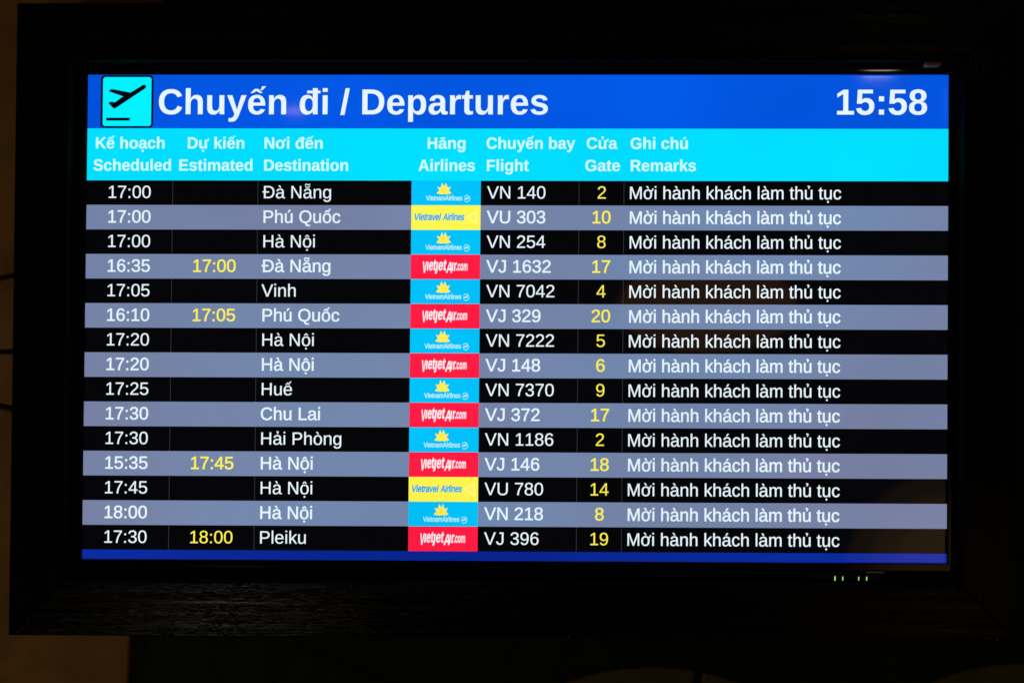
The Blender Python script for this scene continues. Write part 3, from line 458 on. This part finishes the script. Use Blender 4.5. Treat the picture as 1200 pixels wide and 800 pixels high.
def mark(kind, cx, top, bold):
    """Vietnamese tone and vowel marks above a letter whose top is at `top`"""
    k = 1.35 if bold else 1.0
    if kind == 'grave': return [[(cx - 215 * k, top + 395), (cx - 10, top + 395), (cx + 120, top + 125), (cx, top + 125)]]
    if kind == 'acute': return [[(cx + 10, top + 395), (cx + 215 * k, top + 395), (cx, top + 125), (cx - 120, top + 125)]]
    if kind == 'hat':
        h = 235; w_ = 245 * k; i_ = 125
        return [[(cx - 75 * k, top + 125 + h), (cx + 75 * k, top + 125 + h), (cx + w_ + 20, top + 125), (cx + w_ - i_, top + 125),
                 (cx, top + 125 + h - 110 * k * 0.8), (cx - w_ + i_, top + 125), (cx - w_ - 20, top + 125)]]
    if kind == 'hat_acute':
        x0 = cx + 215 * k; z = top + 285
        return mark('hat', cx - 20, top, bold) + [[(x0 + 20, z + 225), (x0 + 185 * k, z + 225), (x0 + 20, z), (x0 - 80, z)]]
    if kind == 'tilde':
        return [stroke([(cx - 270, top + 165), (cx - 205, top + 275), (cx - 110, top + 290), (cx + 10, top + 235), (cx + 110, top + 200), (cx + 200, top + 225), (cx + 265, top + 330)], 105 * k)]
    if kind == 'breve_tilde':
        return [stroke([(cx - 240, top + 330), (cx - 190, top + 215), (cx - 90, top + 165), (cx + 90, top + 165), (cx + 190, top + 215), (cx + 240, top + 330)], 100 * k)] + mark('tilde', cx, top + 255, bold)
    if kind == 'hook':
        return [stroke([(cx - 120, top + 400), (cx, top + 425), (cx + 95, top + 375), (cx + 85, top + 295), (cx + 10, top + 245), (cx, top + 130)], 105 * k)]
    if kind == 'dot':
        r = 105 * k
        return [ellipse(cx, -300, r, r, 12)]
    return []

def horn_u(x, bold):
    wd = 130 if not bold else 170
    return [[(x, 915), (x, 1070), (x + 75, 1085), (x + 95, 1140), (x + 95, 1250), (x + 95 + wd, 1250), (x + 95 + wd, 1110), (x + 95 + wd * 0.6, 980), (x + 85, 925)]]
def horn_o(x, y, bold):
    wd = 130 if not bold else 170
    return [[(x + 30, y - 90), (x - 55, y + 35), (x + 50, y + 62), (x + 125, y + 105), (x + 140, y + 170), (x + 140, y + 265), (x + 140 + wd, y + 265), (x + 140 + wd, y + 140), (x + 110 + wd * 0.6, y + 5), (x + 110, y - 60)]]

COMPOSE = {'à': ('a', 'grave'), 'á': ('a', 'acute'), 'ả': ('a', 'hook'), 'ã': ('a', 'tilde'), 'ẵ': ('a', 'breve_tilde'), 'ạ': ('a', 'dot'),
           'ế': ('e', 'hat_acute'), 'ò': ('o', 'grave'), 'ố': ('o', 'hat_acute'), 'ộ': ('o', 'hat', 'dot'), 'ơ': ('o', 'horn'),
           'ờ': ('o', 'horn', 'grave'), 'ú': ('u', 'acute'), 'ủ': ('u', 'hook'), 'ụ': ('u', 'dot'), 'ự': ('u', 'horn', 'dot'), 'ử': ('u', 'horn', 'hook')}
CACHE = {}
def glyph(ch, bold):
    key = (ch, bold)
    if key in CACHE: return CACHE[key]
    T = BOLD if bold else REG
    if ch == 'đ':
        adv, p = T['d']; c = outline(p)
        c = c + [[(500, 1195), (500, 1345), (823, 1345), (823, 1195)], [(1112, 1195), (1112, 1345), (1260, 1345), (1260, 1195)]]
        c = [q if area(q) < 0 or i == 1 else q[::-1] for i, q in enumerate(c)]
    elif ch == 'Đ':
        adv, p = T['D']; c = outline(p)
        c = c + [[(0, 645), (0, 795), (164, 795), (164, 645)], [(363, 645), (363, 795), (760, 795), (760, 645)]]
        c = [q if area(q) < 0 or i == 1 else q[::-1] for i, q in enumerate(c)]
    elif ch in COMPOSE:
        base, *marks = COMPOSE[ch]
        adv, p = T[base]; c = outline(p)
        cx = {'a': 560, 'e': 575, 'o': 572, 'u': 565}[base] + (55 if bold and base in 'ou' else 0)
        extra = []
        for m_ in marks:
            if m_ == 'horn':
                if base == 'u': extra += horn_u(1112 if bold else 1001, bold); adv += 130
                else: extra += horn_o(1040 if bold else 945, 950, bold); adv += 110
            else: extra += mark(m_, cx, 1082, bold)
        c = c + [q if area(q) < 0 else q[::-1] for q in extra]
    elif ch in 'ıȷ':
        adv, p = T['i' if ch == 'ı' else 'j']; c = outline(p)[1:]
    else:
        adv, p = T[ch]; c = outline(p)
    CACHE[key] = (adv, c)
    return CACHE[key]

def tidy(c):
    """drop points that sit almost on top of the one before"""
    out = []
    for p in c:
        if not out or math.dist(p, out[-1]) > 9: out.append(p)
    if math.dist(out[0], out[-1]) <= 9: out.pop()
    return out

FILLED = {}
def filled(ch, bold, grow):
    """triangles of one letter in font units"""
    key = (ch, bold, grow)
    if key not in FILLED:
        adv, c = glyph(ch, bold)
        c = embolden([tidy(q) for q in c], grow)
        v, f = fill(c) if c else ([], [])
        FILLED[key] = (adv, v, f)
    return FILLED[key]

def text(mesh, s, y, base, size, x0=None, x1=None, left=None, centre=None, bold=False, m=0, slant=0.0, grow=0.0):
    """x0/x1: ink from x0 to x1; left: pen origin; centre: ink centred. all in screen px"""
    pen = 0; vs = []; fs = []
    for ch in s:
        adv, v, f = filled(ch, bold, grow)
        n = len(vs)
        vs += [(px + pen + slant * py, py) for px, py in v]; fs += [tuple(i + n for i in q) for q in f]
        pen += adv
    lo = min(p[0] for p in vs); hi = max(p[0] for p in vs)
    k = size / 2048; kx = k
    if x0 is not None and x1 is not None: kx = (x1 - x0) / (hi - lo); ox = x0 - lo * kx
    elif left is not None: ox = left
    else: ox = centre - (lo + hi) / 2 * k
    mesh.add([scr(ox + px * kx, base - py * k, y) for px, py in vs], fs, m)

# ------------------------------------------------------------------ the stone wall behind
def clip(poly, a, b, c):
    """keep the part of a convex polygon where a*x + b*y <= c"""
    out = []
    for i in range(len(poly)):
        p, q = poly[i], poly[(i + 1) % len(poly)]
        dp, dq = a * p[0] + b * p[1] - c, a * q[0] + b * q[1] - c
        if dp <= 0: out.append(p)
        if dp * dq < 0:
            t = dp / (dp - dq); out.append((p[0] + t * (q[0] - p[0]), p[1] + t * (q[1] - p[1])))
    return out

def cells(region, seeds, gap):
    res = []
    for i, s in enumerate(seeds):
        pl = region[:]
        for j, t in enumerate(seeds):
            if i == j or len(pl) < 3: continue
            a, b = t[0] - s[0], t[1] - s[1]
            pl = clip(pl, a, b, (t[0] ** 2 + t[1] ** 2 - s[0] ** 2 - s[1] ** 2) / 2)
        if len(pl) >= 3:
            cl = [pl[0]]
            for p in pl[1:]:
                if math.dist(p, cl[-1]) > 0.012: cl.append(p)
            if math.dist(cl[0], cl[-1]) < 0.012: cl.pop()
            if len(cl) >= 3 and area(cl) > 0.0015: res.append(inset(cl, gap / 2))
    return res

YW = 0.080                    # face of the dark green stonework
wall = thing('stone_wall', (0, YW + 0.06, H0 - 0.85), 'dim wall of dark green and tan crazy-paved stone behind the framed board', 'wall')
mm = Mesh(); mm.box(-1.25, 1.25, YW, YW + 0.12, H0 - 0.85, H0 + 0.75)
mm.build('green_stonework', M['green'], wall)
rnd = random.Random(11)
left_region = [(-1.25, -0.85), (-0.590, -0.85), (-0.566, -0.62), (-0.5575, -0.50), (-0.5545, -0.40), (-0.5475, -0.2), (-0.516, 0.47), (-0.505, 0.75), (-1.25, 0.75)]
cuts = [lambda pl, k: clip(pl, k * -0.24, k * 1.0, k * (0.057 + 0.24 * 0.76)),      # joints seen left of the frame
        lambda pl, k: clip(pl, k * -0.04, k * 1.0, k * (-0.050 + 0.04 * 0.76)),
        lambda pl, k: clip(pl, k * 0.24, k * 1.0, k * (-0.127 - 0.24 * 0.76))]
beds = [cuts[0](left_region, -1), cuts[1](cuts[0](left_region, 1), -1), cuts[2](cuts[1](left_region, 1), -1), cuts[2](left_region, 1)]
mm = Mesh()
for bed, xs in zip(beds, ((-0.92,), (-0.88,), (-0.97,), (-0.95,))):
    for k in (1, -1):
        pl = clip(bed, k * 1.0, k * 0.18, k * (xs[0]))
        top = [p for p in (clip(pl, 0.1, 1, 0.36), clip(pl, -0.1, -1, -0.36))] if bed is beds[0] and k == 1 else (
              [clip(pl, -0.15, 1, -0.62), clip(pl, 0.15, -1, 0.62)] if bed is beds[3] and k == 1 else [pl])
        for q in top:
            if len(q) >= 3 and area(q) > 0.001:
                mm.prism([(x, z + H0) for x, z in inset(q, 0.0032)], YW - 0.010 - rnd.uniform(0, 0.002), YW - 0.0005, 0, 0.004)
mm.build('tan_stonework', M['tan'], wall)
for cx, cz, r, sd in ((0.205, -0.86, 0.362, 3), (0.735, -0.80, 0.310, 8)):
    rnd = random.Random(sd)
    disc = [(cx + r * math.cos(2 * math.pi * k / 48), cz + r * math.sin(2 * math.pi * k / 48)) for k in range(48)]
    disc = clip(disc, 0, -1, 0.845)
    sds = []
    for k in range(9):
        a = math.radians(20 + 40 * k + rnd.uniform(-6, 6)); sds.append((cx + 0.72 * r * math.cos(a), cz + 0.72 * r * math.sin(a)))
    sds.append((cx + 0.02, cz))
    mm = Mesh()
    for pl in cells(disc, sds, 0.012):
        mm.prism([(x, z + H0) for x, z in pl], YW - 0.008, YW - 0.0005, 0, 0.004)
    mm.build('stone_medallion', M['olive'], wall)

# ------------------------------------------------------------------ the black wooden frame
frame = thing('wooden_frame', (0, 0.0, H0 - 0.441), 'wide black wooden frame with visible grain around the lit departures screen', 'frame')
FX0, FX1, FZ0, FZ1 = -0.6937, 0.6895, -0.4410, 0.4330       # outer
IX0, IX1, IZ0, IZ1 = -0.6200, 0.6155, -0.3655, 0.3535       # inner
YF = -0.035
def P(x, z): x, z = shear_x(x, z); return (x, z + H0)
g = 0.0004                                                   # mitre gap
def board(pts, name, mat):
    m_ = Mesh(); m_.prism([P(*p) for p in pts], YF, YW - 0.012, 1, 0.0022); m_.m[0] = 0; return m_.build(name, [mat, M['edge']], frame)
board([(FX0 + g, FZ0), (FX1 - g, FZ0), (IX1 - g, IZ0), (IX0 + g, IZ0)], 'bottom_rail', M['rail'])
board([(IX0 + g, IZ1), (IX1 - g, IZ1), (FX1 - g, FZ1), (FX0 + g, FZ1)], 'top_rail', M['rail'])
board([(FX0, FZ0 + g), (IX0, IZ0 + g), (IX0, IZ1 - g), (FX0, FZ1 - g)], 'stile', M['stile'])
board([(IX1, IZ0 + g), (FX1, FZ0 + g), (FX1, FZ1 - g), (IX1, IZ1 - g)], 'stile', M['stile'])
# a raw wood shim wedged at the top of the opening
mm = Mesh(); x0, z0 = P(0.5665, 0.3485); x1, z1 = P(0.5880, 0.3532)
mm.prism([(x0, z0 + 0.0012), (x0 + 0.003, z0), (x1 - 0.002, z0 + 0.0004), (x1, z0 + 0.002), (x1, z1), (x0, z1)], -0.024, -0.006, 0, 0.0006)
mm.build('wood_shim', M['shim'], frame, 'small raw brown wood shim in the opening')
for x, z in ((0.078, -0.4380), (0.6625, -0.4385), (0.688, 0.392)):
    px, pz = P(x, z)
    mm = Mesh(); mm.prism([(px + 0.0011 * math.cos(a * math.pi / 4), pz + 0.0011 * math.sin(a * math.pi / 4)) for a in range(8)], YF - 0.0005, YF + 0.004)
    mm.build('nail_head', M['nail'], frame)

# ------------------------------------------------------------------ the monitor
mon = thing('departures_monitor', (0, 0.03, H0 - 0.352), 'wide glossy flat screen lit with a blue and cyan departures timetable', 'screen')
BX0, BX1, BZ0, BZ1 = -0.6160, 0.6135, -0.3500, 0.3492
SX0, SX1, SZ0, SZ1 = -0.6051, 0.6051, -0.3408, 0.3408
mm = Mesh()
def ring(mesh, o, i, y0, y1, r, steps=5):
    """closed frame with a rounded front: outer polygon o, inner polygon i"""
    wdt = 0.0105; A = math.radians(0.8); rad = wdt / 2 / math.sin(A)
    prof = [(0.0, y1)]
    for k in range(17):
        a = -A + 2 * A * k / 16
        prof.append((wdt / 2 + rad * math.sin(a), y0 + rad * (1 - math.cos(a))))
    prof.append((wdt, 0.004))
    n = len(o)
    for j in range(n):                                       # each side has its own vertices, so the mitres stay crisp
        q = (j + 1) % n; v = []
        for d, y in prof:
            t = d / wdt
            for a, b in ((o[j], i[j]), (o[q], i[q])): v.append((a[0] + (b[0] - a[0]) * t, y, a[1] + (b[1] - a[1]) * t))
        mesh.add(v, [(2 * k, 2 * k + 1, 2 * k + 3, 2 * k + 2) for k in range(len(prof) - 1)])
        mesh.m[-1] = 1                                       # the thin inner lip is matte
ring(mm, [P(BX0, BZ0), P(BX1, BZ0), P(BX1, BZ1), P(BX0, BZ1)], [P(SX0, SZ0), P(SX1, SZ0), P(SX1, SZ1), P(SX0, SZ1)], -0.0085, 0.05, 0.004)
bez = mm.build('bezel', [M['bezel'], M['lip']], mon)
for p in bez.data.polygons: p.use_smooth = False
mm = Mesh(); mm.prism([P(BX0 + 0.002, BZ0 + 0.002), P(BX1 - 0.002, BZ0 + 0.002), P(BX1 - 0.002, BZ1 - 0.002), P(BX0 + 0.002, BZ1 - 0.002)], 0.012, 0.055)
mm.build('back_casing', M['casing'], mon)
mm = Mesh(); rect(mm, -1.5, -1.5, 1921.5, 1081.5, 0.0006)
mm.build('screen_panel', M['row_black'], mon)

# sensor bar under the bezel with its four green lights
mm = Mesh()
pod = [(0.3960, -0.3540), (0.4080, -0.3612), (0.4250, -0.3643), (0.5000, -0.3648), (0.5100, -0.3625), (0.5190, -0.3560), (0.5190, -0.3512), (0.3960, -0.3512)]
mm.prism([P(*p) for p in pod], -0.013, 0.004, 0, 0.0018)
pod_o = mm.build('sensor_bar', M['casing'], mon)
for x, h, wd in ((0.4470, 0.0060, 0.0019), (0.4577, 0.0052, 0.0016), (0.4797, 0.0050, 0.0015), (0.4907, 0.0054, 0.0016)):
    px, pz = P(x, -0.3603)
    mm = Mesh(); mm.prism([(px - wd / 2, pz - h / 2), (px + wd / 2 - 0.0003, pz - h / 2), (px + wd / 2, pz + h / 2), (px - wd / 2 + 0.0003, pz + h / 2)], -0.0138, -0.0125)
    mm.build('indicator_light', M['led'], pod_o)
px, pz = P(0.5020, -0.3512)
mm = Mesh(); mm.box(px - 0.0118, px + 0.0118, -0.0150, -0.0125, pz - 0.0014, pz + 0.0010, 0, 0.0004)
mm.build('metal_plate', M['plate'], mon)

# title bar
mm = Mesh(); rect(mm, 0, 0, 1920, 120, Y_BAND)
bar = mm.build('title_bar', M['title_blue'], mon)
mm = Mesh()
shape(mm, [rrect(29, 1, 147.5, 118.8, 9)], Y_MARK, 0)
shape(mm, [rrect(34.2, 5.6, 143, 115, 5.5)], Y_MARK2, 1)
nose = [(126.7 + 4.6 * math.cos(a), 27.0 + 4.6 * math.sin(a)) for a in [math.radians(d) for d in (-118, -85, -50, -15, 20, 55)]]
plane = [(53.6, 32.2), (96.4, 40.2)] + nose + [(64.0, 74.6), (60.5, 76.0), (57.6, 74.6), (47.0, 64.6), (50.2, 61.0), (53.5, 60.6), (61.5, 62.0), (79.6, 48.8), (47.6, 37.6), (47.6, 36.0)]
shape(mm, [plane], Y_MARK3, 2)
rect(mm, 42.4, 96.6, 95.6, 103.0, Y_MARK3, 2)
mm.build('departures_icon', [M['icon_black'], M['icon_cyan'], M['icon_black']], bar)
mm = Mesh(); text(mm, 'Chuyến đi / Departures', Y_MARK, 88.4, 80.5, 160.0, 1030.6, bold=True)
mm.build('title_text', M['title_white'], bar)
mm = Mesh(); text(mm, '15:58', Y_MARK, 88.5, 80.5, 1673.2, 1872.6, bold=True)
mm.build('clock_text', M['title_white'], bar)

# column headings
mm = Mesh(); rect(mm, 0, 120, 1920, 236.3, Y_BAND)
head = mm.build('column_header', M['header_cyan'], mon)
for a, ax0, ax1, b, bx0, bx1 in (
        ('Kế hoạch', 19.4, 173.9, 'Scheduled', 14.3, 188.9), ('Dự kiến', 226, 352.7, 'Estimated', 207.3, 371.8),
        ('Nơi đến', 398.2, 528.3, 'Destination', 397.8, 585.9), ('Hãng', 763.2, 847.7, 'Airlines', 742.9, 869.1),
        ('Chuyến bay', 894.7, 1092.2, 'Flight', 895.8, 989.2), ('Cửa', 1117.7, 1186.3, 'Gate', 1115.0, 1192.4),
        ('Ghi chú', 1215.5, 1342.9, 'Remarks', 1216.1, 1361.2)):
    mm = Mesh()
    text(mm, a, Y_MARK, 165.1, 36.0, ax0, ax1, bold=True, grow=10)
    text(mm, b, Y_MARK, 214.6, 36.0, bx0, bx1, bold=True, grow=10)
    mm.build('column_title', M['header_white'], head)

# airline logos
def logo_lotus(u0, v0, u1, v1):
    mm = Mesh(); rect(mm, u0, v0, u1, v1, Y_MARK, 0)
    cx, by = u0 + 72.8, v0 + 29.0
    lotus = [(-9, -1), (-16.5, 0.5), (-13, 5), (-10.5, 6.5), (-15, 15.5), (-9.5, 13.5), (-7.5, 14), (-4, 24), (0, 15.5), (4, 24), (7.5, 14), (9.5, 13.5),
             (15, 15.5), (10.5, 6.5), (13, 5), (16.5, 0.5), (9, -1), (4, -1.6), (0, -0.4), (-4, -1.6)]
    shape(mm, [[(cx + a, by - b) for a, b in lotus]], Y_MARK2, 1)
    text(mm, 'VietnamAirlines', Y_MARK2, v0 + 43.9, 14.6, u0 + 32.4, u0 + 113.5, m=2, grow=48)
    ex, ey = u0 + 123.8, v0 + 40.2
    shape(mm, [[(ex + 7.2 * math.cos(t), ey + 7.8 * math.sin(t)) for t in [math.radians(-150 + 9 * k) for k in range(33)]] +
               [(ex + 5.9 * math.cos(t), ey + 6.5 * math.sin(t)) for t in [math.radians(138 - 9 * k) for k in range(33)]]], Y_MARK2, 2)
    shape(mm, [[(ex - 6, ey + 2.6), (ex - 5.5, ey - 0.6), (ex - 1, ey - 1.8), (ex + 2, ey - 3.6), (ex + 4.6, ey - 3.6), (ex + 3.4, ey - 0.2), (ex - 0.4, ey + 2.2), (ex - 1.2, ey + 1.0)]], Y_MARK2, 2)
    return mm, [M['logo_blue'], M['logo_gold'], M['logo_pale']]
def logo_yellow(u0, v0, u1, v1):
    mm = Mesh(); rect(mm, u0, v0, u1, v1, Y_MARK, 0)
    for y, g_, m_ in ((Y_MARK2, 150, 1), (Y_MARK3, 74, 2)):
        d = 0 if m_ == 2 else 0.8
        text(mm, 'Vietravel', y, v0 + 33.0, 20.5, u0 + 7.6 - d, u0 + 67.5 + d, slant=0.24, m=m_, grow=g_)
        text(mm, 'Airlines', y, v0 + 33.0, 20.5, u0 + 70.0 - d, u0 + 119.0 + d, slant=0.24, m=m_, grow=g_)
    tri = [(u0 + 122.0, v0 + 26.5), (u0 + 146.5, v0 + 12.0), (u0 + 146.5, v0 + 42.5)]
    shape(mm, [tri, [(u0 + 127.0, v0 + 26.8), (u0 + 144.0, v0 + 37.5), (u0 + 144.0, v0 + 16.8)]], Y_MARK2, 3)
    return mm, [M['logo_yellow'], M['logo_halo'], M['logo_teal'], M['logo_cream']]
def logo_red(u0, v0, u1, v1):
    mm = Mesh(); rect(mm, u0, v0, u1, v1, Y_MARK, 0)
    text(mm, 'V', Y_MARK2, v0 + 40.5, 35.5, u0 + 27.0, u0 + 37.0, bold=True, slant=0.17, grow=34, m=1)
    text(mm, 'ıet', Y_MARK2, v0 + 35.0, 34.5, u0 + 35.6, u0 + 57.0, bold=True, slant=0.17, grow=34, m=1)
    text(mm, 'ȷet', Y_MARK2, v0 + 35.0, 34.5, u0 + 54.0, u0 + 80.0, bold=True, slant=0.17, grow=34, m=1)
    text(mm, 'A', Y_MARK3, v0 + 40.5, 34.0, u0 + 78.5, u0 + 92.0, bold=True, slant=0.24, grow=22, m=1)
    text(mm, 'ır', Y_MARK2, v0 + 36.0, 33.5, u0 + 91.2, u0 + 103.0, bold=True, slant=0.12, grow=24, m=1)
    text(mm, '.com', Y_MARK2, v0 + 35.4, 28.0, u0 + 101.5, u0 + 126.8, bold=True, slant=0.08, grow=24, m=1)
    return mm, [M['logo_red'], M['logo_white']]
LOGO = {'VN': logo_lotus, 'VU': logo_yellow, 'VJ': logo_red}

# flight rows
ROWS = [('17:00', '', 'Đà Nẵng', 'VN 140', '2'), ('17:00', '', 'Phú Quốc', 'VU 303', '10'), ('17:00', '', 'Hà Nội', 'VN 254', '8'),
        ('16:35', '17:00', 'Đà Nẵng', 'VJ 1632', '17'), ('17:05', '', 'Vinh', 'VN 7042', '4'), ('16:10', '17:05', 'Phú Quốc', 'VJ 329', '20'),
        ('17:20', '', 'Hà Nội', 'VN 7222', '5'), ('17:20', '', 'Hà Nội', 'VJ 148', '6'), ('17:25', '', 'Huế', 'VN 7370', '9'),
        ('17:30', '', 'Chu Lai', 'VJ 372', '17'), ('17:30', '', 'Hải Phòng', 'VN 1186', '2'), ('15:35', '17:45', 'Hà Nội', 'VJ 146', '18'),
        ('17:45', '', 'Hà Nội', 'VU 780', '14'), ('18:00', '', 'Hà Nội', 'VN 218', '8'), ('17:30', '18:00', 'Pleiku', 'VJ 396', '19')]
PITCH = 54.85; FS = 39.5
for i, (sched, est, dest, fl, gate) in enumerate(ROWS):
    v0 = 236.3 + PITCH * i; v1 = v0 + PITCH; bl = v0 + 39.6
    grey = i % 2 == 1
    mm = Mesh(); rect(mm, 0, v0, 1920, v1, Y_BAND)
    row = mm.build('flight_row', M['row_grey' if grey else 'row_black'], mon, 'grey striped row' if grey else 'black row')
    def words(name, s, mat='row_pale' if grey else 'row_white', grow=25 if grey else 3, **kw):
        m_ = Mesh(); text(m_, s, Y_MARK, bl, FS, grow=grow, **kw); return m_.build(name, M[mat], row)
    words('scheduled_time', sched, centre=96.9)
    if est: words('estimated_time', est, 'row_yellow', centre=289.0, grow=26 if grey else 3)
    words('destination', dest, left=394.8)
    mm, mats = LOGO[fl[:2]](728.0, v0, 882.6, v1)
    mm.build('airline_logo', mats, row)
    words('flight_number', fl, left=896.6)
    words('gate_number', gate, 'row_yellow', centre=1152.2, grow=26 if grey else 3)
    m_ = Mesh(); text(m_, 'Mời hành khách làm thủ tục', Y_MARK, bl + 0.8, FS, 1214.9, 1683.4, grow=28 if grey else 9)
    m_.build('remark', M['row_pale' if grey else 'row_white'], row)
    if not grey:
        for u in (193.4, 384.4, 1101.6, 1201.5):
            m_ = Mesh(); rect(m_, u - 0.8, v0 + 1, u + 0.8, v1 - 1, Y_MARK)
            m_.build('column_line', M['line_grey'], row)
mm = Mesh(); rect(mm, 0, 236.3 + 15 * PITCH, 1920, 1080, Y_BAND)
mm.build('footer_bar', M['footer_blue'], mon)
